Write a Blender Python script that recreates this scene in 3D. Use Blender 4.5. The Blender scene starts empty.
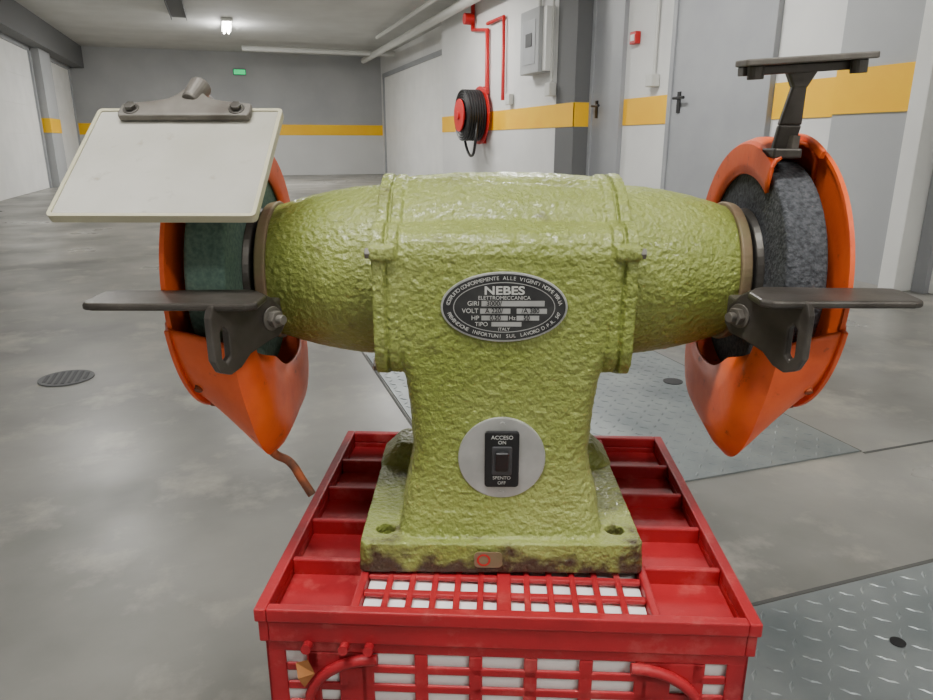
import bpy, bmesh, math, random
from mathutils import Vector, Matrix
random.seed(4)
D=bpy.data
col=bpy.context.scene.collection
# ---------------------------------------------------------------- materials
def lin(c):
    return tuple((v/255/12.92 if v/255<=0.04045 else ((v/255+0.055)/1.055)**2.4) for v in c)
def mat(name,c1,c2=None,scale=8,rough=0.5,metal=0.0,bump=0.0,bscale=60,detail=6,lo=0.35,hi=0.65,emit=0,bdist=0.002,coat=0,trans=0,rough2=None,mul=None):
    m=D.materials.new(name); m.use_nodes=True
    nt=m.node_tree; b=nt.nodes['Principled BSDF']
    c1=lin(c1)+(1,); b.inputs['Base Color'].default_value=c1
    b.inputs['Roughness'].default_value=rough; b.inputs['Metallic'].default_value=metal
    b.inputs['Coat Weight'].default_value=coat
    b.inputs['Transmission Weight'].default_value=trans
    tc=nt.nodes.new('ShaderNodeTexCoord')
    if c2 is not None:
        c2=lin(c2)+(1,)
        n=nt.nodes.new('ShaderNodeTexNoise'); n.inputs['Scale'].default_value=scale; n.inputs['Detail'].default_value=detail
        nt.links.new(tc.outputs['Object'],n.inputs['Vector'])
        r=nt.nodes.new('ShaderNodeValToRGB'); r.color_ramp.elements[0].position=lo; r.color_ramp.elements[1].position=hi
        r.color_ramp.elements[0].color=c1; r.color_ramp.elements[1].color=c2
        nt.links.new(n.outputs['Fac'],r.inputs['Fac'])
        out=r.outputs['Color']
        if mul is not None:
            n3=nt.nodes.new('ShaderNodeTexNoise'); n3.inputs['Scale'].default_value=mul[0]; n3.inputs['Detail'].default_value=8; n3.inputs['Roughness'].default_value=0.65
            nt.links.new(tc.outputs['Object'],n3.inputs['Vector'])
            r3=nt.nodes.new('ShaderNodeValToRGB'); r3.color_ramp.elements[0].position=mul[1]; r3.color_ramp.elements[1].position=mul[2]
            nt.links.new(n3.outputs['Fac'],r3.inputs['Fac'])
            mx=nt.nodes.new('ShaderNodeMixRGB'); mx.inputs[2].default_value=lin(mul[3])+(1,)
            nt.links.new(r3.outputs['Color'],mx.inputs[0]); nt.links.new(out,mx.inputs[1]); out=mx.outputs[0]
        nt.links.new(out,b.inputs['Base Color'])
        if rough2 is not None:
            mr=nt.nodes.new('ShaderNodeMapRange'); mr.inputs[1].default_value=lo; mr.inputs[2].default_value=hi
            mr.inputs[3].default_value=rough; mr.inputs[4].default_value=rough2
            nt.links.new(n.outputs['Fac'],mr.inputs[0]); nt.links.new(mr.outputs[0],b.inputs['Roughness'])
    if bump>0:
        n2=nt.nodes.new('ShaderNodeTexNoise'); n2.inputs['Scale'].default_value=bscale; n2.inputs['Detail'].default_value=3
        nt.links.new(tc.outputs['Object'],n2.inputs['Vector'])
        bp=nt.nodes.new('ShaderNodeBump'); bp.inputs['Strength'].default_value=bump; bp.inputs['Distance'].default_value=bdist
        nt.links.new(n2.outputs['Fac'],bp.inputs['Height']); nt.links.new(bp.outputs['Normal'],b.inputs['Normal'])
    if emit>0:
        b.inputs['Emission Color'].default_value=c1; b.inputs['Emission Strength'].default_value=emit
    return m

M={}
M['floor']=mat('concrete_floor',(98,98,94),(150,148,142),scale=1.5,rough=0.40,bump=0.15,bscale=30,detail=10,lo=0.33,hi=0.66,rough2=0.27,mul=(4.5,0.52,0.78,(174,168,156)))
M['ceil']=mat('ceiling_paint',(184,184,180),(194,194,190),scale=2,rough=0.9)
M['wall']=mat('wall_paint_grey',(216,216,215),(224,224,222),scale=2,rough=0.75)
M['walldk']=mat('wall_paint_dark',(170,172,174),(178,180,181),scale=2,rough=0.75)  # darker grey paint for left wall, piers and cabinet case
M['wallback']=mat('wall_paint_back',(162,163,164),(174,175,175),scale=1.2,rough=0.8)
M['walllow']=mat('wall_paint_light',(204,204,202),(210,210,208),scale=1.2,rough=0.8)
M['white']=mat('white_paint',(238,238,235),(230,230,227),scale=3,rough=0.5)
M['yellow']=mat('yellow_stripe',(255,200,0),(252,190,2),scale=3,rough=0.55)
M['door']=mat('door_grey',(150,152,156),(158,160,163),scale=3,rough=0.45)
M['dark']=mat('dark_trim',(60,60,62),rough=0.6)
M['soffit']=mat('soffit_grey',(104,105,106),rough=0.8)
M['black']=mat('black_plastic',(22,22,24),rough=0.4)
M['plate']=mat('checker_steel',(116,124,126),(148,154,154),scale=5,rough=0.4,metal=0.45,bump=0.1,bscale=80)
M['seam']=mat('seam_dark',(84,84,82),rough=0.9)
M['red']=mat('crate_red',(164,24,34),(138,18,28),scale=11,rough=0.5,bump=0.15,bscale=140,lo=0.45,hi=0.7,mul=(30,0.56,0.84,(190,92,88)))
M['redp']=mat('red_paint',(190,26,28),rough=0.4)
M['slotfill']=mat('white_filler',(248,248,246),(238,238,236),scale=10,rough=0.8)  # for the block added behind the crate slots to brighten them
M['orange']=mat('orange_paint',(236,98,40),(214,78,32),scale=26,rough=0.46,bump=0.15,bscale=120,lo=0.47,hi=0.78,coat=0.08,mul=(52,0.62,0.74,(104,56,36)))
M['steel']=mat('dull_steel',(92,90,86),(62,56,50),scale=30,rough=0.45,metal=0.55,bump=0.1,bscale=150)
M['steeld']=mat('tool_rest_steel',(86,81,76),(58,53,48),scale=25,rough=0.40,metal=0.35,bump=0.1,bscale=150)
M['bracket']=mat('bracket_grey',(120,116,109),(90,84,77),scale=30,rough=0.5,metal=0.25)
M['rust']=mat('rusty_steel',(168,88,50),(92,60,44),scale=70,rough=0.7,metal=0.1,bump=0.3,bscale=150)
M['endcap']=mat('end_cap',(136,108,90),(116,104,74),scale=25,rough=0.6,bump=0.2,bscale=150)
M['alu']=mat('aluminium_plate',(188,188,186),(170,170,168),scale=40,rough=0.35,metal=0.5)
M['silvertext']=mat('silver_print',(205,205,200),rough=0.4,metal=0.2)
M['nameblack']=mat('nameplate_black',(40,40,42),(58,58,58),scale=60,rough=0.4,metal=0.2)
M['stoneL']=mat('green_grit',(78,102,92),(100,124,112),scale=260,rough=0.95,bump=0.6,bscale=520,bdist=0.001)
M['stoneR']=mat('grey_grit',(50,52,56),(82,84,88),scale=280,rough=0.95,bump=1.0,bscale=340,bdist=0.0018)
M['shield']=mat('frosted_shield',(212,210,202),(192,189,176),scale=9,rough=0.25,trans=0.2,coat=0.3,mul=(60,0.60,0.82,(166,160,142)))
M['rim']=mat('shield_rim',(208,203,174),rough=0.3,trans=0.2)
M['lamp']=mat('lamp_glow',(255,252,240),emit=45)
M['exit']=mat('exit_green',(20,190,110),emit=1.2)
M['conduit']=mat('conduit_white',(205,205,200),rough=0.5)
M['leaf']=mat('dry_leaf',(170,110,60),rough=0.8)
def green():
    m=mat('green_hammered_paint',(122,133,56),(152,160,90),scale=7,rough=0.40,bump=1.0,bscale=210,bdist=0.0034,lo=0.35,hi=0.7,coat=0.15,mul=(18,0.60,0.85,(98,98,54)))
    nt=m.node_tree; b=nt.nodes['Principled BSDF']
    src=b.inputs['Base Color'].links[0].from_socket
    tc=[n for n in nt.nodes if n.type=='TEX_COORD'][0]
    sep=nt.nodes.new('ShaderNodeSeparateXYZ'); nt.links.new(tc.outputs['Object'],sep.inputs[0])
    n=nt.nodes.new('ShaderNodeTexNoise'); n.inputs['Scale'].default_value=38; n.inputs['Detail'].default_value=6
    nt.links.new(tc.outputs['Object'],n.inputs['Vector'])
    mr=nt.nodes.new('ShaderNodeMapRange'); mr.inputs[1].default_value=0.036; mr.inputs[2].default_value=0.002
    mr.inputs[3].default_value=0.0; mr.inputs[4].default_value=0.42
    nt.links.new(sep.outputs['Z'],mr.inputs[0])
    ad=nt.nodes.new('ShaderNodeMath'); ad.operation='ADD'
    nt.links.new(n.outputs['Fac'],ad.inputs[0]); nt.links.new(mr.outputs[0],ad.inputs[1])
    r=nt.nodes.new('ShaderNodeValToRGB'); r.color_ramp.elements[0].position=0.66; r.color_ramp.elements[1].position=0.84
    nt.links.new(ad.outputs[0],r.inputs['Fac'])
    mx=nt.nodes.new('ShaderNodeMixRGB'); mx.inputs[2].default_value=lin((66,50,36))+(1,)
    nt.links.new(r.outputs['Color'],mx.inputs[0]); nt.links.new(src,mx.inputs[1]); nt.links.new(mx.outputs[0],b.inputs['Base Color'])
    return m
M['green']=green()

# ---------------------------------------------------------------- mesh helpers
def box(bm,x0,x1,y0,y1,z0,z1,mtx=None):
    vs=[Vector((x,y,z)) for x in (x0,x1) for y in (y0,y1) for z in (z0,z1)]
    if mtx: vs=[mtx@v for v in vs]
    v=[bm.verts.new(p) for p in vs]
    for f in ((0,1,3,2),(4,6,7,5),(0,4,5,1),(2,3,7,6),(0,2,6,4),(1,5,7,3)): bm.faces.new([v[i] for i in f])
def cyl(bm,p0,p1,r0,r1=None,seg=24,cap=True):
    p0=Vector(p0);p1=Vector(p1); r1=r0 if r1 is None else r1
    q=(p1-p0).to_track_quat('Z','Y')
    a=[];b=[]
    for i in range(seg):
        t=2*math.pi*i/seg; d=q@Vector((math.cos(t),math.sin(t),0))
        a.append(bm.verts.new(p0+d*r0)); b.append(bm.verts.new(p1+d*r1))
    for i in range(seg):
        j=(i+1)%seg; bm.faces.new((a[i],a[j],b[j],b[i]))
    if cap: bm.faces.new(a[::-1]); bm.faces.new(b)
def loft(bm,rings,closed=True,caps=True):
    R=[[bm.verts.new(p) for p in r] for r in rings]
    n=len(R[0])
    for k in range(len(R)-1):
        for i in range(n if closed else n-1):
            j=(i+1)%n; bm.faces.new((R[k][i],R[k][j],R[k+1][j],R[k+1][i]))
    if caps: bm.faces.new(R[0][::-1]); bm.faces.new(R[-1])
def prism(bm,pts,mtx,h):
    a=[bm.verts.new(mtx@Vector((x,y,0))) for x,y in pts]; b=[bm.verts.new(mtx@Vector((x,y,h))) for x,y in pts]
    n=len(pts)
    for i in range(n):
        j=(i+1)%n; bm.faces.new((a[i],a[j],b[j],b[i]))
    bm.faces.new(a[::-1]); bm.faces.new(b)
def finish(bm,name,m,parent=None,bevel=0,smooth=False,seg=2,ang=35):
    bmesh.ops.recalc_face_normals(bm,faces=bm.faces[:])
    me=D.meshes.new(name); bm.to_mesh(me); bm.free()
    o=D.objects.new(name,me); col.objects.link(o)
    me.materials.append(M[m] if isinstance(m,str) else m)
    if parent: o.parent=parent
    if smooth:
        for p in me.polygons: p.use_smooth=True
    if bevel:
        md=o.modifiers.new('bevel','BEVEL'); md.width=bevel; md.segments=seg; md.limit_method='ANGLE'; md.angle_limit=math.radians(ang)
        md.harden_normals=False
    if smooth:
        try:
            me.set_sharp_from_angle(angle=math.radians(40))
        except Exception: pass
    return o
def tube(name,pts,r,m,parent=None,smoothc=True):
    c=D.curves.new(name,'CURVE'); c.dimensions='3D'; c.bevel_depth=r; c.bevel_resolution=4; c.use_fill_caps=True
    s=c.splines.new('POLY' if not smoothc else 'BEZIER')
    if smoothc:
        s.bezier_points.add(len(pts)-1)
        for p,q in zip(s.bezier_points,pts): p.co=q; p.handle_left_type=p.handle_right_type='AUTO'
    else:
        s.points.add(len(pts)-1)
        for p,q in zip(s.points,pts): p.co=(*q,1)
    o=D.objects.new(name,c); col.objects.link(o); c.materials.append(M[m])
    if parent: o.parent=parent
    return o
def empty(name,loc,rz=0):
    e=D.objects.new(name,None); e.empty_display_size=0.05; e.location=loc; e.rotation_euler=(0,0,rz); col.objects.link(e); return e
def boxes(name,lst,m,parent=None,bevel=0):
    bm=bmesh.new()
    for b in lst: box(bm,*b)
    return finish(bm,name,m,parent,bevel)
def rrect(w0,w1,h0,h1,r,n=5):
    pts=[]
    for cx,cy,a in ((w1-r,h1-r,0),(w0+r,h1-r,90),(w0+r,h0+r,180),(w1-r,h0+r,270)):
        for i in range(n+1):
            t=math.radians(a+90*i/n); pts.append((cx+r*math.cos(t),cy+r*math.sin(t)))
    return pts

# ================================================================= ROOM
CZ=2.55
boxes('floor',[(-2.95,3.9,-3.2,16.95,-0.06,0)],'floor')
boxes('ceiling',[(-2.95,3.9,-3.2,16.95,CZ,CZ+0.1)],'ceil')
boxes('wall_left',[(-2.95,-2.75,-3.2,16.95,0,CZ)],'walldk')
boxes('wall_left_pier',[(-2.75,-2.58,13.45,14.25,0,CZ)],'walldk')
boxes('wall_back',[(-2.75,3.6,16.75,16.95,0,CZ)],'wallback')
boxes('trim_8',[(-2.75,3.6,16.743,16.75,0,0.862)],'walllow')
boxes('wall_front',[(-2.75,3.3,-3.2,-3.0,0,CZ)],'wall')
boxes('wall_right_far',[(3.6,3.9,10.94,16.95,0,CZ)],'wall')
boxes('wall_right_mid',[(3.3,3.9,6.5,10.94,0,CZ)],'wall')
boxes('wall_right_recess',[(3.5,3.9,3.2,6.5,0,CZ)],'wall')
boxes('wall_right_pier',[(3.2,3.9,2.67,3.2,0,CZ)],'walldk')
boxes('wall_right_near',[(3.3,3.9,-3.2,2.67,0,CZ)],'wall')
S0,S1=0.865,1.09
e=0.008
boxes('trim_1',[(-2.75,3.6,16.75-e-.002,16.75,S0,S1)],'yellow')
boxes('trim_2',[(3.3-e,3.3,6.5-e,10.94,S0,S1),(3.3-e,3.5,6.5-e,6.5,S0,S1)],'yellow')
boxes('trim_3',[(3.5-e,3.5,5.2,5.9,S0,S1),(3.5-e,3.5,3.2,4.0,S0,S1)],'yellow')
boxes('trim_4',[(3.2-e,3.2,2.67,3.2,S0,S1)],'yellow')
boxes('trim_5',[(-2.58,-2.58+e,13.45,14.25,S0,S1),(-2.75,-2.58+e,13.45-e,13.45,S0,S1)],'yellow')
boxes('trim_6',[(-2.75,-2.45,-3,16.75,2.14,CZ)],'soffit')
boxes('shade_sheet',[(3.296,3.31,6.49,6.9,0,S0-.003),(3.296,3.31,6.49,6.9,S1+.003,CZ),(3.3,3.5,6.494,6.5,0,S0-.003),(3.3,3.5,6.494,6.5,S1+.003,CZ)],'soffit')  # shade at the mid wall's end, painted as dark grey sheets
def garage_door(name,side,x,y0,y1,h=2.08,post=True):
    p=empty(name,(x,(y0+y1)/2,0))
    w=(y1-y0)/2; s=side
    bm=bmesh.new(); n=5
    for i in range(n):
        z0=h*i/n+0.003; z1=h*(i+1)/n-0.003
        a,b=sorted((0,s*0.04)); box(bm,a,b,-w,w,z0,z1)
    a,b=sorted((0,s*0.036)); box(bm,a,b,-w,w,0,h)
    finish(bm,'panel_slats',M['white'],p,0.002)
    a,b=sorted((s*0.0,s*0.07))
    boxes('frame',[(a,b,-w-0.07,-w,0,h+0.07),(a,b,w,w+0.07,0,h+0.07),(a,b,-w-0.07,w+0.07,h,h+0.08)],'door',p)
    return p
garage_door('door_1',1,-2.75,10.3,13.3)
garage_door('door_2',1,-2.75,14.4,16.5)
garage_door('door_3',-1,3.6,11.4,16.2)
garage_door('door_4',-1,3.3,-0.2,2.5)
boxes('trim_7',[(3.12,3.3,2.575,2.669,0,2.3)],'white',bevel=0.004)
def hinged_door(name,x,y0,y1,hy):
    p=empty(name,(x,(y0+y1)/2,0)); w=(y1-y0)/2
    boxes('leaf',[(-0.03,0,-w,w,0.01,2.05)],'door',p,0.003)
    boxes('frame',[(-0.045,0,-w-0.05,-w,0,2.1),(-0.045,0,w,w+0.05,0,2.1),(-0.045,0,-w-0.05,w+0.05,2.05,2.1)],'door',p,0.003)
    bm=bmesh.new(); y=hy-(y0+y1)/2
    box(bm,-0.04,-0.03,y-0.02,y+0.02,0.94,1.1); cyl(bm,(-0.03,y,1.05),(-0.09,y,1.05),0.011); cyl(bm,(-0.085,y+0.005,1.05),(-0.085,y-0.13,1.05),0.011)
    finish(bm,'handle','black',p)
hinged_door('door_5',3.5,5.96,6.44,6.35)
hinged_door('door_6',3.5,4.06,5.12,5.02)
def lamp(name,x,y,rot=0,L=1.2,glow=True,power=40,size=0.25):
    p=empty(name,(x,y,CZ),rot)
    boxes('housing',[(-0.08,0.08,-L/2,L/2,-0.05,-0.002)],'white',p,0.006)
    bm=bmesh.new()
    for s in (-0.035,0.035): cyl(bm,(s,-L/2+.04,-0.068),(s,L/2-.04,-0.068),0.014,seg=12)
    finish(bm,'tubes','lamp',p,smooth=True)
    l=D.lights.new('tube_light','AREA'); l.shape='RECTANGLE'; l.size=size; l.size_y=L; l.energy=power; l.color=(1,0.99,0.97)
    lo=D.objects.new('tube_light',l); lo.location=(0,0,-0.1); lo.parent=p; col.objects.link(lo)
    if glow:
        l2=D.lights.new('bulb_spill','POINT'); l2.energy=power*0.22; l2.shadow_soft_size=0.1
        o2=D.objects.new('bulb_spill',l2); o2.location=(0,0,-0.22); o2.parent=p; col.objects.link(o2)
lamp('ceiling_lamp',0.27,12.9,math.radians(0),power=140,L=1.2)
lamp('ceiling_lamp.001',-0.35,0.12,math.radians(90),power=50,glow=False)
lamp('ceiling_lamp.002',1.9,4.3,0,power=66,glow=False)
lamp('ceiling_lamp.003',1.0,-1.7,math.radians(90),power=34,glow=False)
lamp('ceiling_lamp.004',-1.2,6.4,0,power=30,glow=False)
lamp('ceiling_lamp.005',2.0,8.6,0,power=60,glow=False)
# ceiling services
tube('ceiling_pipe',[(3.05,2.0,2.38),(3.05,15.9,2.38)],0.06,'conduit',smoothc=False)
tube('ceiling_pipe.001',[(0.55,14.9,2.42),(3.5,14.9,2.42)],0.05,'conduit',smoothc=False)
tube('ceiling_pipe.002',[(2.75,3.0,2.46),(2.75,13.0,2.46)],0.03,'conduit',smoothc=False)
boxes('cable_tray',[(-0.52,-0.30,1,12.2,2.50,2.545),(-0.52,-0.51,1,12.2,2.46,2.50),(-0.31,-0.30,1,12.2,2.46,2.50)],'soffit')
p=empty('exit_sign',(0.53,16.74,2.15)); boxes('casing',[(-0.13,0.13,-0.05,0,-0.06,0.06)],'dark',p,0.004); boxes('lit_face',[(-0.12,0.12,-0.054,-0.05,-0.05,0.05)],'exit',p)
# fire hose reel
p=empty('fire_hose_reel',(3.295,9.05,1.05)); 
bm=bmesh.new(); cyl(bm,(-0.05,0,0),(-0.07,0,0),0.36,seg=40); cyl(bm,(-0.33,0,0),(-0.35,0,0),0.20,seg=40); cyl(bm,(0,0,0),(-0.37,0,0),0.05); box(bm,-0.05,0,-0.1,0.1,-0.35,0.35)
finish(bm,'drum','redp',p,0.003)
bm=bmesh.new()
for k in range(7):
    for q in range(4):
        r=0.2+0.034*q; x=-0.09-0.034*k
        ring=[]
        for i in range(36):
            t=2*math.pi*i/36
            ring.append([(x+0.017*math.cos(u),(r+0.017*math.sin(u))*math.cos(t),(r+0.017*math.sin(u))*math.sin(t)) for u in [2*math.pi*j/8 for j in range(8)]])
        ring.append(ring[0]); loft(bm,ring,caps=False)
finish(bm,'hose_coils','black',p,smooth=True)
tube('hanging_hose',[(-0.2,-0.3,-0.1),(-0.24,-0.34,-0.35),(-0.2,-0.1,-0.5),(-0.18,0.16,-0.42),(-0.2,0.28,-0.1)],0.018,'black',p)
p=empty('fire_water_pipe',(3.26,8.85,0)); tube('riser',[(0,0,1.3),(0,0,2.05),(0,0.55,2.12),(0,0.55,2.5)],0.028,'redp',p,False)
tube('branch',[(0,-0.55,1.2),(0,-0.55,2.12),(0,0,2.12)],0.022,'redp',p,False)
bm=bmesh.new(); cyl(bm,(0,0.55,2.25),(-0.12,0.55,2.25),0.07); finish(bm,'valve_wheel','redp',p,0.003)
p=empty('electrical_cabinet',(3.295,7.3,1.72))
boxes('case',[(-0.14,0,-0.24,0.24,-0.31,0.31)],'walldk',p,0.01); boxes('window',[(-0.145,-0.14,-0.16,0.16,-0.22,0.2)],'door',p); boxes('gauges',[(-0.15,-0.145,-0.08,0.08,-0.05,0.08)],'dark',p)
boxes('side_panel',[(-0.1,0,-0.33,-0.245,-0.3,0.3)],'white',p,0.004)
tube('wall_conduit',[(3.27,7.3,2.04),(3.27,7.3,2.5)],0.02,'conduit',smoothc=False)
p=empty('wall_conduit.001',(3.26,6.95,0)); tube('pipe',[(0,0,1.3),(0,0,2.5)],0.014,'conduit',p,False); boxes('socket_box',[(-0.05,0.03,-0.06,0.06,1.17,1.3)],'conduit',p,0.008)
p=empty('wall_conduit.002',(3.465,5.4,0)); tube('pipe',[(0,0,1.25),(0,0,2.5)],0.014,'conduit',p,False); boxes('socket_box',[(-0.05,0.03,-0.05,0.05,1.16,1.26)],'conduit',p,0.008)
p=empty('socket_box',(3.295,8.1,1.2)); boxes('box',[(-0.06,0,-0.06,0.06,-0.06,0.06)],'conduit',p,0.008)
p=empty('fire_alarm_button',(3.495,5.74,1.58)); boxes('body',[(-0.05,0,-0.05,0.05,-0.05,0.05)],'redp',p,0.006); boxes('glass',[(-0.054,-0.05,-0.03,0.03,-0.025,0.025)],'white',p)
# floor details
def tread(name,x0,x1,y0,y1):
    pe=empty(name,(x0,y0,0)); x1-=x0; y1-=y0; x0=y0=0
    bm=bmesh.new(); box(bm,x0,x1,y0,y1,0.0005,0.004)
    pitch=0.034; z=0.004
    nx=int((x1-x0)/pitch); ny=int((y1-y0)/pitch)
    for i in range(nx):
        for j in range(ny):
            cx=x0+(i+.5)*pitch; cy=y0+(j+.5)*pitch; a=math.radians(45 if (i+j)%2 else -45)
            c,s=math.cos(a),math.sin(a)
            P=[(0.0135,0,0),(0,0.0036,0),(-0.0135,0,0),(0,-0.0036,0)]
            v=[bm.verts.new((cx+px*c-py*s,cy+px*s+py*c,z)) for px,py,_ in P]
            t=[bm.verts.new((cx+(px*c-py*s)*.5,cy+(px*s+py*c)*.5,z+0.0015)) for px,py,_ in P]
            for k in range(4):
                l=(k+1)%4; bm.faces.new((v[k],v[l],t[l],t[k]))
            bm.faces.new(t)
    finish(bm,'tread_sheet','plate',pe); return pe
def disc(name,x,y,r,z,parent): 
    bm=bmesh.new(); cyl(bm,(x,y,z),(x,y,z+0.002),r,seg=24); return finish(bm,name,'black',parent)
a=tread('checker_plate_cover',0.42,1.40,1.17,2.35)
disc('lift_hole',1.27-.42,1.75-1.17,0.03,0.004,a)
a=tread('checker_plate_cover.001',0.42,2.2,-0.5,0.763)
disc('lift_hole',0.890-.42,0.625+.5,0.011,0.004,a)
boxes('floor_joint',[(1.405,3.2,1.158,1.165,0.0,0.0012),(1.403,1.409,1.17,2.4,0,0.0012),(0.41,0.416,1.17,2.4,0,0.0012),(0.405,2.2,0.768,0.775,0,0.0012)],'seam')
p=empty('floor_drain',(-0.53,2.40,0.001))
bm=bmesh.new(); cyl(bm,(0,0,0),(0,0,0.003),0.08,seg=40); finish(bm,'ring','soffit',p)
bm=bmesh.new()
for i in range(-3,4):
    w=math.sqrt(0.066**2-(i*0.019)**2); box(bm,i*0.019-0.005,i*0.019+0.005,-w,w,0.003,0.0045)
finish(bm,'slots','dark',p)

# ================================================================= CRATE
TH=math.radians(18.65)
def c2w(x,f): return (x*math.cos(TH)+f*math.sin(TH), -x*math.sin(TH)+f*math.cos(TH))
HC=0.363
cx,cy=c2w(0.038,0.648)
crate=empty('plastic_crate',(cx,cy,0),-(TH+math.radians(2.7)))
W=0.2; L0=-0.182; L1=0.180; T=HC
bm=bmesh.new()
rw=0.010
# stepped rim: thin lip on top of a slightly inset band
for (zz0,zz1,ins) in ((T-0.012,T,0.0),(T-0.032,T-0.012,0.002)):
    w_=W-ins; a_=L0+ins; b_=L1-ins
    box(bm,-w_,-W+rw,a_,b_,zz0,zz1); box(bm,W-rw,w_,a_,b_,zz0,zz1)
    box(bm,-W+rw,W-rw,L1-rw,b_,zz0,zz1); box(bm,-W+rw,W-rw,a_,L0+0.009,zz0,zz1)
G=0.117
for s in (-1,1): box(bm,min(s*G,s*(G+.007)),max(s*G,s*(G+.007)),L0+0.009,L1-rw,T-0.03,T-0.0015)
for s in (-1,1):
    a,b=sorted((s*(G+.007),s*(W-rw)))
    box(bm,a,b,L0+0.009,L1-rw,T-0.024,T-0.018)
    for k in range(1,5):
        y=L0+0.010+(L1-L0-0.022)*(k/5); box(bm,a,b,y-0.003,y+0.003,T-0.02,T-0.003)
gy0=L0+0.009; gy1=L1-rw
n=12
for i in range(1,n):
    x=-G+2*G*i/n
    if i!=6: box(bm,x-0.0027,x+0.0027,gy0,gy1,T-0.008,T-0.003)
box(bm,-0.006,0.006,gy0,gy1,T-0.009,T-0.002)
ny=14
for j in range(1,ny):
    y=gy0+(gy1-gy0)*j/ny; box(bm,-G,G,y-0.0036,y+0.0036,T-0.0075,T-0.0034)
box(bm,-G,G,gy0,gy0+0.004,T-0.02,T-0.0025)
b0=0.004
x0=W-0.006; f0=L0+0.004
for s in (-1,1):
    a,b=sorted((s*(x0-0.004),s*x0))
    for z0,z1 in ((b0,0.05),(0.12,0.135),(0.19,0.205),(0.26,T-0.03)): box(bm,a,b,f0,L1-0.004,z0,z1)
    for k in range(9):
        y=f0+0.01+(L1-f0-0.026)*k/8; box(bm,a,b,y-0.006,y+0.006,b0,T-0.03)
SW=0.178
for f,g in ((f0,f0+0.003),(L1-0.007,L1-0.004)):
    box(bm,-x0,x0,f,g,T-0.042,T-0.03)
    box(bm,-x0,-SW,f,g,b0,T-0.040); box(bm,SW,x0,f,g,b0,T-0.040)
    rows=9; zt=T-0.042
    for j in range(rows):
        z=zt-0.0185*(j+1)+.003; box(bm,-SW,SW,f,g,z-0.0038,z+0.0038)
    zb=zt-0.0185*rows-.002
    box(bm,-SW,SW,f,g,b0,zb)
    for i in (-3.5,-2.5,-1.5,-0.5,0.5,1.5,2.5,3.5):
        x=i*0.0445; box(bm,x-0.0055-.0,x+0.0055,f,g,b0,zt)
    box(bm,-0.160,-0.111,f,g,zt-0.016,zt); box(bm,0.111,0.160,f,g,zt-0.016,zt)
    box(bm,-0.135,-0.111,f,g,b0,zt); box(bm,0.111,0.135,f,g,b0,zt)
finish(bm,'crate_shell','red',crate,0.0014)
def arcframe(s):
    pts=[]
    for i in range(9):
        t=math.radians(90*i/8); pts.append((s*(0.102+0.058*math.sin(t)),f0-0.002,T-0.046-0.045*(1-math.cos(t))))
    pts.append((s*0.160,f0-0.002,T-0.2)); return pts
for s in (-1,1): tube('handle_frame_%d'%(1 if s<0 else 2),arcframe(s),0.0045,'red',crate,False)
bm=bmesh.new()
for x in (-0.158,-0.128,-0.108): cyl(bm,(x,f0+0.001,T-0.034),(x,f0-0.010,T-0.032),0.004)
finish(bm,'pegs','red',crate)
boxes('bright_filler',[(-0.188,0.188,L0+0.0085,L1-0.016,0.02,T-0.034),(-G+.001,G-.001,L0+0.014,L1-0.016,T-0.034,T-0.010)],'slotfill',crate)  # added white block that makes the crate's slots look bright
bm=bmesh.new()
v=[bm.verts.new(p) for p in ((-0.168,f0-0.006,T-0.048),(-0.157,f0-0.009,T-0.042),(-0.153,f0-0.006,T-0.058),(-0.163,f0-0.004,T-0.074),(-0.166,f0-0.010,T-0.060))]
bm.faces.new((v[0],v[1],v[2],v[4])); bm.faces.new((v[4],v[2],v[3]))
finish(bm,'dry_leaf','leaf',crate)

# ================================================================= GRINDER
gx,gyy=c2w(0.031,0.648)
gr=empty('bench_grinder',(gx,gyy,HC),-(TH+math.radians(0.6)))
AX=0.242
def evalmesh(o):
    dg=bpy.context.evaluated_depsgraph_get(); dg.update()
    return D.meshes.new_from_object(o.evaluated_get(dg))
bm=bmesh.new()
pts=rrect(-0.1235,0.1235,-0.123,0.095,0.008)
loft(bm,[[(x,y,0.0) for x,y in pts],[(x*0.985,y*0.985,0.027) for x,y in pts]])
slab=finish(bm,'slab_tmp','green')
bm=bmesh.new()
for sx in (-1,1):
    for yy in (-0.096,0.07): cyl(bm,(sx*0.1015,yy,-0.01),(sx*0.1015,yy,0.05),0.0085,seg=24)
cut=finish(bm,'cut_tmp','green')
md=slab.modifiers.new('b','BOOLEAN'); md.operation='DIFFERENCE'; md.object=cut; md.solver='EXACT'
bpy.context.view_layer.update()
slabme=evalmesh(slab)
bm=bmesh.new(); bm.from_mesh(slabme)
D.objects.remove(slab); D.objects.remove(cut)
secs=[(0.018,0.0915,-0.1125,0.086,0.016),(0.032,0.089,-0.1105,0.084,0.018),(0.042,0.0872,-0.1085,0.080,0.02),(0.052,0.0868,-0.106,0.078,0.022),(0.066,0.084,-0.1045,0.077,0.024),(0.08,0.0795,-0.1035,0.076,0.024),(0.10,0.0765,-0.1025,0.075,0.022),(0.14,0.0785,-0.1020,0.075,0.018),(0.165,0.081,-0.1022,0.075,0.015),(0.185,0.086,-0.1028,0.078,0.012),(0.21,0.092,-0.1032,0.078,0.010),(0.25,0.094,-0.1032,0.078,0.008)]
loft(bm,[[(x,y,z) for x,y in rrect(-w,w,f,b,r)] for z,w,f,b,r in secs])
for s in (-1,1):
    loft(bm,[[(s*x,y,z) for x,y in rrect(0.07,0.1235,0.03,0.095,0.012)] for z in (0.001,0.027)]+[[(s*x,y,0.046) for x,y in rrect(0.06,0.106,0.045,0.088,0.012)]])
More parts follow.
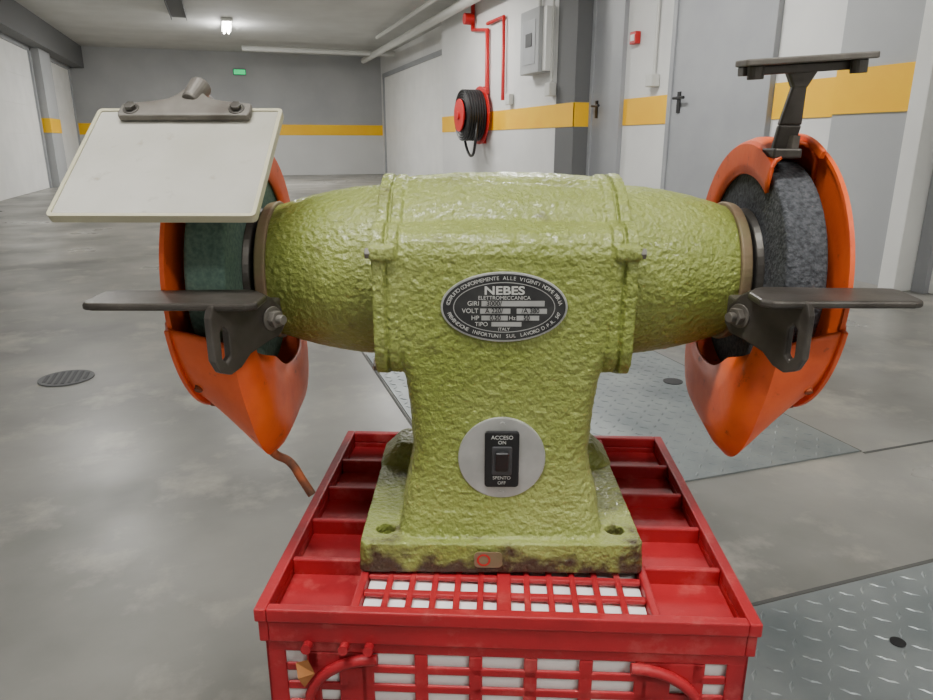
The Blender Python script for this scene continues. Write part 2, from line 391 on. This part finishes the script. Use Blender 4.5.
def prof(Rt,off=0.0):
    P=[]
    fr=-0.103-off
    P+= [(fr,0.195),(fr,0.22),(fr,0.25),(fr,0.272),(fr+0.0035,0.2815+off*.5),(fr+0.010,0.288+off),(fr+0.020,0.2925+off)]
    a0=143
    for i in range(19):
        t=math.radians(a0-(a0+90)*i/18)
        P.append((Rt*math.cos(t),AX+Rt*math.sin(t)))
    P+= [(-0.04,AX-Rt*0.97),(-0.075,AX-Rt*0.86),(fr+0.012,AX-0.066-off),(fr+0.003,AX-0.056-off)]
    return P
def sec(x,Rt,off=0): return [(x,y,z) for y,z in prof(Rt,off)]
loft(bm,[sec(x,R) for x,R in ((-0.1,0.083),(-0.075,0.0862),(-0.04,0.0887),(0,0.0895),(0.04,0.0887),(0.075,0.0862),(0.1,0.083))])
for s in (-1,1):
    loft(bm,[sec(s*x,0.0875,0.0025) for x in (0.0845,0.0925)])
    loft(bm,[sec(s*x,0.0880,0.0035) for x in (0.0955,0.1045)])
    pr=[(0.09,0.0785),(0.108,0.0780),(0.13,0.0763),(0.15,0.0732),(0.17,0.0690),(0.19,0.0635),(0.202,0.0595),(0.206,0.057)]
    loft(bm,[[(s*x,r*math.cos(2*math.pi*i/64),AX+r*math.sin(2*math.pi*i/64)) for i in range(64)] for x,r in pr])
    box(bm,*sorted((s*0.086,s*0.106)),-0.110,-0.098,0.269,0.279)
bmesh.ops.recalc_face_normals(bm,faces=bm.faces[:])
body=finish(bm,'cast_body','green',gr)
rm=body.modifiers.new('rm','REMESH'); rm.mode='VOXEL'; rm.voxel_size=0.0012; rm.use_smooth_shade=True
sm=body.modifiers.new('sm','SMOOTH'); sm.factor=0.5; sm.iterations=3
tex=D.textures.new('paint_lumps','CLOUDS'); tex.noise_scale=0.005; tex.noise_depth=1
dp=body.modifiers.new('dp','DISPLACE'); dp.texture=tex; dp.strength=0.0012; dp.texture_coords='LOCAL'; dp.mid_level=0.5
bm=bmesh.new()
for s in (-1,1):
    cyl(bm,(s*0.1045,-0.106,0.274),(s*0.109,-0.106,0.274),0.0045,seg=6)
    cyl(bm,(s*0.105,-0.06,0.169),(s*0.112,-0.06,0.169),0.006,seg=6)
finish(bm,'flange_studs','bracket',gr,0.0006)
WO=0.256
for s,nm,st in ((-1,'1','stoneL'),(1,'2','stoneR')):
    bm=bmesh.new(); cyl(bm,(s*0.202,0,AX),(s*0.212,0,AX),0.0635,0.0615,seg=64)
    finish(bm,'end_cap_'+nm,'endcap',gr,0.002,seg=3)
    bm=bmesh.new(); cyl(bm,(s*0.210,0,AX),(s*0.2195,0,AX),0.05,0.045,seg=48); cyl(bm,(s*0.217,0,AX),(s*0.223,0,AX),0.055,0.058,seg=48); cyl(bm,(s*0.22,0,AX),(s*0.268,0,AX),0.012,seg=24); cyl(bm,(s*WO,0,AX),(s*(WO+.004),0,AX),0.045,seg=32)
    finish(bm,'wheel_hub_'+nm,'steel',gr,0.001)
    bm=bmesh.new(); cyl(bm,(s*0.223,0,AX),(s*WO,0,AX),0.1,seg=96)
    finish(bm,'grinding_wheel_'+nm,st,gr,0.003,smooth=True,seg=3)
def smoothstep(a,b,x):
    t=max(0,min(1,(x-a)/(b-a))); return t*t*(3-2*t)
def lerp(a,b,t): return a+(b-a)*t
def GOf(al): return lerp(0.265,0.272,smoothstep(200,300,al))
def guard(s,nm):
    bm=bmesh.new()
    rings=[]
    A0,A1=62,347; N=110
    for k in range(N+1):
        u=k/N
        al=A0+(A1-A0)*u
        GO=GOf(al)
        low=smoothstep(190,262,al)
        fr=smoothstep(306,347,al)
        tip=math.exp(-((al-292)/16)**2)          # pointed chute at the bottom
        Ri=lerp(0.118,0.153,low)+0.017*tip
        Ri=lerp(Ri,0.124,fr); Ro=lerp(lerp(0.118,0.122,low),0.120,fr)
        rin=lerp(Ri-0.030, 0.088, low)
        rin=lerp(rin,0.106,fr)
        xi=lerp(0.2175,0.197,low)
        xi=lerp(xi,0.206,fr)
        cs=[(xi+0.003,rin),(xi+0.001,lerp(rin,Ri,0.3)),(xi,lerp(rin,Ri-0.020*low,0.8)),(xi+0.0008,Ri-0.009-0.008*low),(xi+0.004+0.002*low,Ri-0.003-0.004*low),(xi+0.012,Ri)]
        xs=xi+0.012
        for q in range(1,8):
            f=q/8; cs.append((lerp(xs,GO-0.012,f),lerp(Ri,Ro,f)))
        cs+=[(GO-0.012,Ro),(GO-0.005,Ro-0.003),(GO-0.001,Ro-0.012),(GO,Ro-0.03)]
        ring=[]
        for j,(x,r) in enumerate(cs):
            a=al; w=1-j/len(cs)
            if k<14: a=al+(14-k)/14*(9*math.sin(w*5)+4)
            if k>N-14: a=al-(k-(N-14))/14*(12*w*w)
            t=math.radians(a); ring.append((s*x,-r*math.cos(t),AX+r*math.sin(t)))
        rings.append(ring)
    loft(bm,rings,closed=False,caps=False)
    o=finish(bm,'wheel_guard_'+nm,'orange',gr,smooth=True)
    md=o.modifiers.new('s','SOLIDIFY'); md.thickness=0.003; md.offset=0
    bm=bmesh.new()
    g=0.265-0.296
    rr=[(0.2945,0.1165),(0.2985,0.116),(0.300,0.112),(0.3005,0.09),(0.306,0.06),(0.307,0.0005)]
    inn=[(0.304,0.0005),(0.303,0.058),(0.2975,0.088),(0.297,0.111),(0.2945,0.113)]
    prof2=[(x+g,r) for x,r in rr+inn]
    R=[]
    for i in range(73):
        t=2*math.pi*i/72
        R.append([(s*x,r*math.cos(t),AX+r*math.sin(t)) for x,r in prof2])
    loft(bm,R,closed=True,caps=False)
    bmesh.ops.remove_doubles(bm,verts=bm.verts[:],dist=1e-5)
    finish(bm,'guard_cover_'+nm,'orange',gr,smooth=True)
    bm=bmesh.new(); R=[]
    for i in range(61):
        al=62+(347-62)*i/60; t=math.radians(al); GO=GOf(al); dr=lerp(0,0.004,smoothstep(190,270,al))*(1-smoothstep(300,347,al))
        R.append([(s*x,-r*math.cos(t),AX+r*math.sin(t)) for x,r in ((GO-0.008,0.115+dr),(GO-0.008,0.1225+dr),(GO-0.004,0.1225+dr),(GO-0.004,0.115+dr))])
    loft(bm,R); finish(bm,'guard_seam_'+nm,'orange',gr,0.0008,smooth=True)
    # cover screws at the seam
    bm=bmesh.new()
    for al in (300,318,262):
        t=math.radians(al); d=Vector((0,-math.cos(t),math.sin(t)))
        c=Vector((s*(GOf(al)-0.016),0,AX))+d*0.122; cyl(bm,c,c+d*0.0065,0.0036,seg=8)
    finish(bm,'guard_screws_'+nm,'rust',gr,0.0005)
guard(-1,'1'); guard(1,'2')
tube('guard_hook',[(-0.214,-0.056,0.090),(-0.206,-0.062,0.083),(-0.192,-0.066,0.077),(-0.180,-0.07,0.060),(-0.172,-0.072,0.047)],0.0040,'rust',gr)
# tool rests
def rest(s,nm,dz=0,sh=0):
    Z=0.247+dz
    bm=bmesh.new()
    pl=[(0.186,-0.166),(0.288,-0.166),(0.295,-0.163),(0.297,-0.157),(0.300,-0.128),(0.298,-0.119),(0.290,-0.117),(0.245,-0.1165),(0.225,-0.114),(0.198,-0.113),(0.191,-0.118),(0.180,-0.135),(0.179,-0.160)]
    prism(bm,[(s*(x+(sh if x>.24 else 0)),y) for x,y in pl],Matrix.Translation((0,0,Z-0.0055)),0.0055)
    finish(bm,'tool_rest_'+nm,'steeld',gr,0.0018)
    A=Vector((s*0.182,-0.112,0)); B=Vector((s*0.212,-0.166,0)); d=(B-A).normalized(); Ln=(B-A).length
    nrm=Vector((0,0,1)).cross(d)
    mt=Matrix(((d.x,0,nrm.x,A.x),(d.y,0,nrm.y,A.y),(0,1,0,Z),(0,0,0,1)))
    am=[(-0.006,-0.016),(0.004,-0.006),(0.012,-0.001),(Ln,-0.001),(Ln+0.003,-0.01),(Ln+0.003,-0.042),(Ln-0.002,-0.052),(Ln-0.012,-0.056),(Ln-0.022,-0.053),(Ln-0.032,-0.045),(0.012,-0.040),(-0.002,-0.038),(-0.009,-0.030)]
    bm=bmesh.new(); prism(bm,am,mt@Matrix.Translation((0,0,-0.0035)),0.007)
    arm=finish(bm,'arm_tmp','steeld')
    bm=bmesh.new()
    c=Ln-0.0085
    sl=[(c-0.0035,-0.022),(c-0.0035,-0.042),(c,-0.0455),(c+0.0035,-0.042),(c+0.0035,-0.022),(c,-0.0185)]
    prism(bm,sl,mt@Matrix.Translation((0,0,-0.02)),0.04)
    ct=finish(bm,'cut_tmp','steeld')
    md=arm.modifiers.new('b','BOOLEAN'); md.object=ct; md.operation='DIFFERENCE'; md.solver='EXACT'
    bpy.context.view_layer.update(); me=evalmesh(arm); D.objects.remove(arm); D.objects.remove(ct)
    bm=bmesh.new(); bm.from_mesh(me); finish(bm,'rest_arm_'+nm,'steeld',gr,0.0015)
    bm=bmesh.new()
    dirn=nrm if nrm.y<0 else -nrm
    p0=A+d*0.006+Vector((0,0,Z-0.022))
    cyl(bm,p0-dirn*0.03,p0+dirn*0.005,0.0045,seg=16); cyl(bm,p0+dirn*0.0035,p0+dirn*0.0050,0.0095,seg=24); cyl(bm,p0+dirn*0.005,p0+dirn*0.0105,0.0070,seg=6); cyl(bm,p0+dirn*0.0105,p0+dirn*0.016,0.0038,seg=16)
    finish(bm,'rest_bolt_'+nm,'bracket',gr,0.0005)
    bm=bmesh.new(); box(bm,*sorted((s*0.183,s*0.208)),-0.112,-0.086,Z-0.034,Z-0.012); finish(bm,'rest_bearer_'+nm,'steeld',gr,0.002)
rest(-1,'1',0,0.009); rest(1,'2',0.003,-0.002)
# eye shield (left)
def frame(o): return Matrix(((ux.x,uy.x,uz.x,o.x),(ux.y,uy.y,uz.y,o.y),(ux.z,uy.z,uz.z,o.z),(0,0,0,1)))
lo=Vector((0,-0.142,0.304)); up=Vector((0,-0.044,0.381)); LL=(up-lo).length
uy=(up-lo).normalized(); ux=Vector((1,0,0)); uz=ux.cross(uy)
F=frame(Vector((-0.2560,lo.y,lo.z)))
bm=bmesh.new(); prism(bm,rrect(-0.073,0.073,0.002,LL-0.002,0.004),F@Matrix.Translation((0,0,-0.001)),0.003); finish(bm,'eye_shield_pane','shield',gr)
o=rrect(-0.0755,0.0755,0,LL,0.004); i_=rrect(-0.0725,0.0725,0.003,LL-0.003,0.002)
bm=bmesh.new()
A=[bm.verts.new(F@Vector((x,y,-0.0035))) for x,y in o];B=[bm.verts.new(F@Vector((x,y,-0.0035))) for x,y in i_]
C=[bm.verts.new(F@Vector((x,y,0.0030))) for x,y in o];E=[bm.verts.new(F@Vector((x,y,0.0030))) for x,y in i_]
n=len(o)
for k in range(n):
    j=(k+1)%n
    bm.faces.new((A[k],A[j],B[j],B[k])); bm.faces.new((C[k],C[j],E[j],E[k])); bm.faces.new((A[k],A[j],C[j],C[k])); bm.faces.new((B[k],B[j],E[j],E[k]))
finish(bm,'eye_shield_rim','rim',gr)
barp=[(-0.052,-0.005),(0.052,-0.005),(0.0535,0.000),(0.0525,0.011),(0.03,0.0145),(0.017,0.018),(0.011,0.024),(0.008,0.030),(-0.008,0.030),(-0.011,0.024),(-0.017,0.018),(-0.03,0.0145),(-0.0525,0.011),(-0.0535,0.000)]
bm=bmesh.new(); prism(bm,barp,F@Matrix.Translation((-0.001,LL-0.012,0.0030)),0.006); finish(bm,'shield_bracket_1','bracket',gr,0.0018,seg=3)
bm=bmesh.new()
for x in (-0.044,0.041):
    a=F@Vector((x,LL-0.009,0.0089)); b=F@Vector((x,LL-0.009,0.0099)); c=F@Vector((x,LL-0.009,0.0134))
    cyl(bm,a,b,0.0065,seg=20); cyl(bm,b,c,0.0046,seg=6)
finish(bm,'shield_bolts_1','steel',gr,0.0004)
bm=bmesh.new(); cyl(bm,F@Vector((-0.001,LL+0.004,0.0065)),F@Vector((0.004,LL+0.026,0.0065)),0.0070,0.0095,seg=24); finish(bm,'shield_boss_1','bracket',gr,0.0025)
tube('shield_stem_1',[tuple(F@Vector((0.002,LL+0.018,0.002))),(-0.2545,-0.005,0.388),(-0.2545,0.018,0.376),(-0.2545,0.024,0.355)],0.006,'bracket',gr)
# right bracket without pane
ux=Vector((1,0.0,0.06)).normalized(); uy=Vector((0,1,0.06)).normalized(); uz=ux.cross(uy).normalized()
F2=frame(Vector((0.233,-0.06,0.416)))
bm=bmesh.new(); prism(bm,rrect(-0.050,0.051,-0.014,0.014,0.003),F2,0.005); finish(bm,'shield_bracket_2','bracket',gr,0.001)
bm=bmesh.new(); prism(bm,[(-0.048,-0.002),(0.047,-0.002),(0.047,0.012),(0.02,0.016),(-0.02,0.016),(-0.048,0.012)],F2@Matrix.Translation((0,0,-0.007)),0.007); finish(bm,'shield_clamp_2','steeld',gr,0.0012)
bm=bmesh.new()
for x in (-0.040,0.039):
    cyl(bm,F2@Vector((x,-0.006,0)),F2@Vector((x,-0.006,-0.010)),0.0062,seg=16)
finish(bm,'shield_bolts_2','steel',gr,0.0008)
bm=bmesh.new()
def blade(p,q,w0,w1,th):
    p=Vector(p);q=Vector(q)
    r=[]
    for c,w in ((p,w0),(q,w1)): r.append([(c.x-w,c.y-th,c.z),(c.x+w,c.y-th,c.z),(c.x+w,c.y+th,c.z),(c.x-w,c.y+th,c.z)])
    loft(bm,r)
blade((0.233,-0.055,0.412),(0.233,-0.054,0.398),0.013,0.0055,0.004)
blade((0.233,-0.054,0.400),(0.231,-0.050,0.370),0.0055,0.009,0.0035)
blade((0.231,-0.050,0.370),(0.229,-0.046,0.350),0.009,0.0085,0.0035)
box(bm,0.219,0.242,-0.056,-0.030,0.344,0.352)
finish(bm,'shield_stem_2','steeld',gr,0.0015)
bm=bmesh.new(); cyl(bm,(0.236,-0.05,0.35),(0.236,-0.051,0.362),0.005,seg=6); finish(bm,'stem_nut_2','bracket',gr)
# name plate
def ell(a,b,n=72): return [(a*math.cos(2*math.pi*i/n),b*math.sin(2*math.pi*i/n)) for i in range(n)]
FP=Matrix(((1,0,0,0),(0,0,-1,-0.1030),(0,1,0,0.231),(0,0,0,1)))
bm=bmesh.new(); prism(bm,ell(0.0505,0.0285),FP,0.0024); finish(bm,'nameplate_rim','alu',gr,0.0006)
bm=bmesh.new(); prism(bm,ell(0.0488,0.0268),FP,0.0027); finish(bm,'nameplate_face','nameblack',gr)
bm=bmesh.new()
o1=ell(0.0405,0.0205);i1=ell(0.0398,0.0198)
A=[bm.verts.new(FP@Vector((x,y,0.0029))) for x,y in o1];B=[bm.verts.new(FP@Vector((x,y,0.0029))) for x,y in i1]
for k in range(72):
    j=(k+1)%72; bm.faces.new((A[k],A[j],B[j],B[k]))
def pbox(x0,x1,z0,z1): 
    vs=[bm.verts.new(FP@Vector((x,y,0.0029))) for x,y in ((x0,z0),(x1,z0),(x1,z1),(x0,z1))]; bm.faces.new(vs)
pbox(-0.018,0.032,0.0010,0.0055); pbox(-0.019,0.005,-0.0050,-0.0008);pbox(0.010,0.034,-0.0050,-0.0008); pbox(-0.018,0.003,-0.0105,-0.0066);pbox(0.010,0.028,-0.0105,-0.0066);pbox(-0.010,0.014,-0.0155,-0.0118)
finish(bm,'nameplate_fields','alu',gr)
def text(s,x,z,size,m,ang=0,y=-0.1062,align='CENTER',parent=gr,bold=0):
    c=D.curves.new('txt','FONT'); c.body=s; c.size=size; c.align_x=align; c.align_y='CENTER'; c.extrude=0.00008; c.offset=bold
    o=D.objects.new('lettering',c); o.location=(x,y,z); o.rotation_euler=(math.pi/2,ang,0); col.objects.link(o); c.materials.append(M[m]); o.parent=parent; return o
zc=0.231
text('NEBES',0.0,zc+0.0135,0.0092,'silvertext',bold=0.00025).scale=(1.25,1,1)
text('ELETTROMECCANICA',0.0,zc+0.0078,0.0042,'silvertext')
text('GIRI',-0.0245,zc+0.0032,0.0052,'silvertext'); text('3000/',-0.008,zc+0.0032,0.0054,'nameblack',bold=0.00008)
text('VOLT',-0.027,zc-0.0028,0.0052,'silvertext'); text('A 220/',-0.008,zc-0.0028,0.0052,'nameblack',bold=0.00008); text('/A 380',0.021,zc-0.0028,0.0052,'nameblack',bold=0.00008)
text('HP',-0.023,zc-0.0086,0.0052,'silvertext'); text('0,50',-0.007,zc-0.0086,0.0052,'nameblack',bold=0.00008); text('Hz',0.0065,zc-0.0086,0.0048,'silvertext'); text('50',0.018,zc-0.0086,0.0052,'nameblack',bold=0.00008)
text('TIPO',-0.018,zc-0.0137,0.0048,'silvertext'); text('ITALY',0.0,zc-0.0178,0.0036,'silvertext')
def ringtext(s,a0,a1,top):
    n=len(s)
    for i,ch in enumerate(s):
        if ch==' ': continue
        t=math.radians(a0+(a1-a0)*i/(n-1))
        x=0.0447*math.cos(t); z=0.0236*math.sin(t)
        nx=math.cos(t)/0.0447; nz=math.sin(t)/0.0236
        a=math.atan2(nx,nz)
        if not top: a+=math.pi
        text(ch,x,zc+z,0.0042,'silvertext',a)
ringtext('COSTRUITO CONFORMEMENTE ALLE VIGENTI NORME PER LA',172,8,True)
ringtext('PREVENZIONE INFORTUNI SUL LAVORO D.P.R. 547',192,348,False)
# switch
FS=Matrix(((1,0,0,0.0),(0,0,-1,-0.1018),(0,1,0,0.0996),(0,0,0,1)))
bm=bmesh.new(); prism(bm,ell(0.037,0.037),FS,0.0035); finish(bm,'switch_disc','alu',gr,0.0008)
bm=bmesh.new(); prism(bm,rrect(-0.0145,0.0145,-0.0255,0.0255,0.003),FS,0.0065); finish(bm,'switch_body','black',gr,0.001)
bm=bmesh.new(); prism(bm,rrect(-0.0085,0.0085,-0.0135,0.0125,0.0015),FS,0.0080)
finish(bm,'switch_well','dark',gr,0.0008)
bm=bmesh.new(); Fr=FS@Matrix.Translation((0,0.001,0.0075))@Matrix.Rotation(math.radians(14),4,'X'); prism(bm,rrect(-0.0055,0.0055,-0.0095,0.0095,0.001),Fr,0.0045); finish(bm,'switch_rocker','black',gr,0.001)
bm=bmesh.new()
for x,z in ((0,0.0315),(0,-0.0315)):
    cyl(bm,FS@Vector((x,z,0.003)),FS@Vector((x,z,0.0045)),0.0022,seg=16)
finish(bm,'switch_screws','alu',gr)
text('ACCESO',0,0.0996+0.0205,0.0048,'silvertext',y=-0.1085); text('ON',0,0.0996+0.0160,0.0044,'silvertext',y=-0.1085); text('SPENTO',0,0.0996-0.0165,0.0042,'silvertext',y=-0.1085); text('OFF',0,0.0996-0.0212,0.004,'silvertext',y=-0.1085)
FT=Matrix(((1,0,0,-0.012),(0,0,-1,-0.1236),(0,1,0,0.0135),(0,0,0,1)))
bm=bmesh.new(); prism(bm,rrect(-0.011,0.013,-0.0075,0.0075,0.004),FT,0.0008); finish(bm,'sticker','endcap',gr)
bm=bmesh.new()
o1=ell(0.0058,0.0058,32);i1=ell(0.0042,0.0042,32)
A=[bm.verts.new(FT@Vector((x-0.003,y,0.0010))) for x,y in o1];B=[bm.verts.new(FT@Vector((x-0.003,y,0.0010))) for x,y in i1]
for k in range(32):
    j=(k+1)%32; bm.faces.new((A[k],A[j],B[j],B[k]))
finish(bm,'sticker_ring','redp',gr)

# ================================================================= camera / world
cam=D.cameras.new('camera'); cam.sensor_width=36; cam.lens=36*700/933; cam.clip_start=0.01
co=D.objects.new('camera',cam); co.location=(0,0,0.72); co.rotation_euler=(math.radians(90-16.55),0,-TH); col.objects.link(co)
bpy.context.scene.camera=co
w=D.worlds.new('world'); w.use_nodes=True; w.node_tree.nodes['Background'].inputs[0].default_value=(0.6,0.62,0.65,1); w.node_tree.nodes['Background'].inputs[1].default_value=0.2
bpy.context.scene.world=w
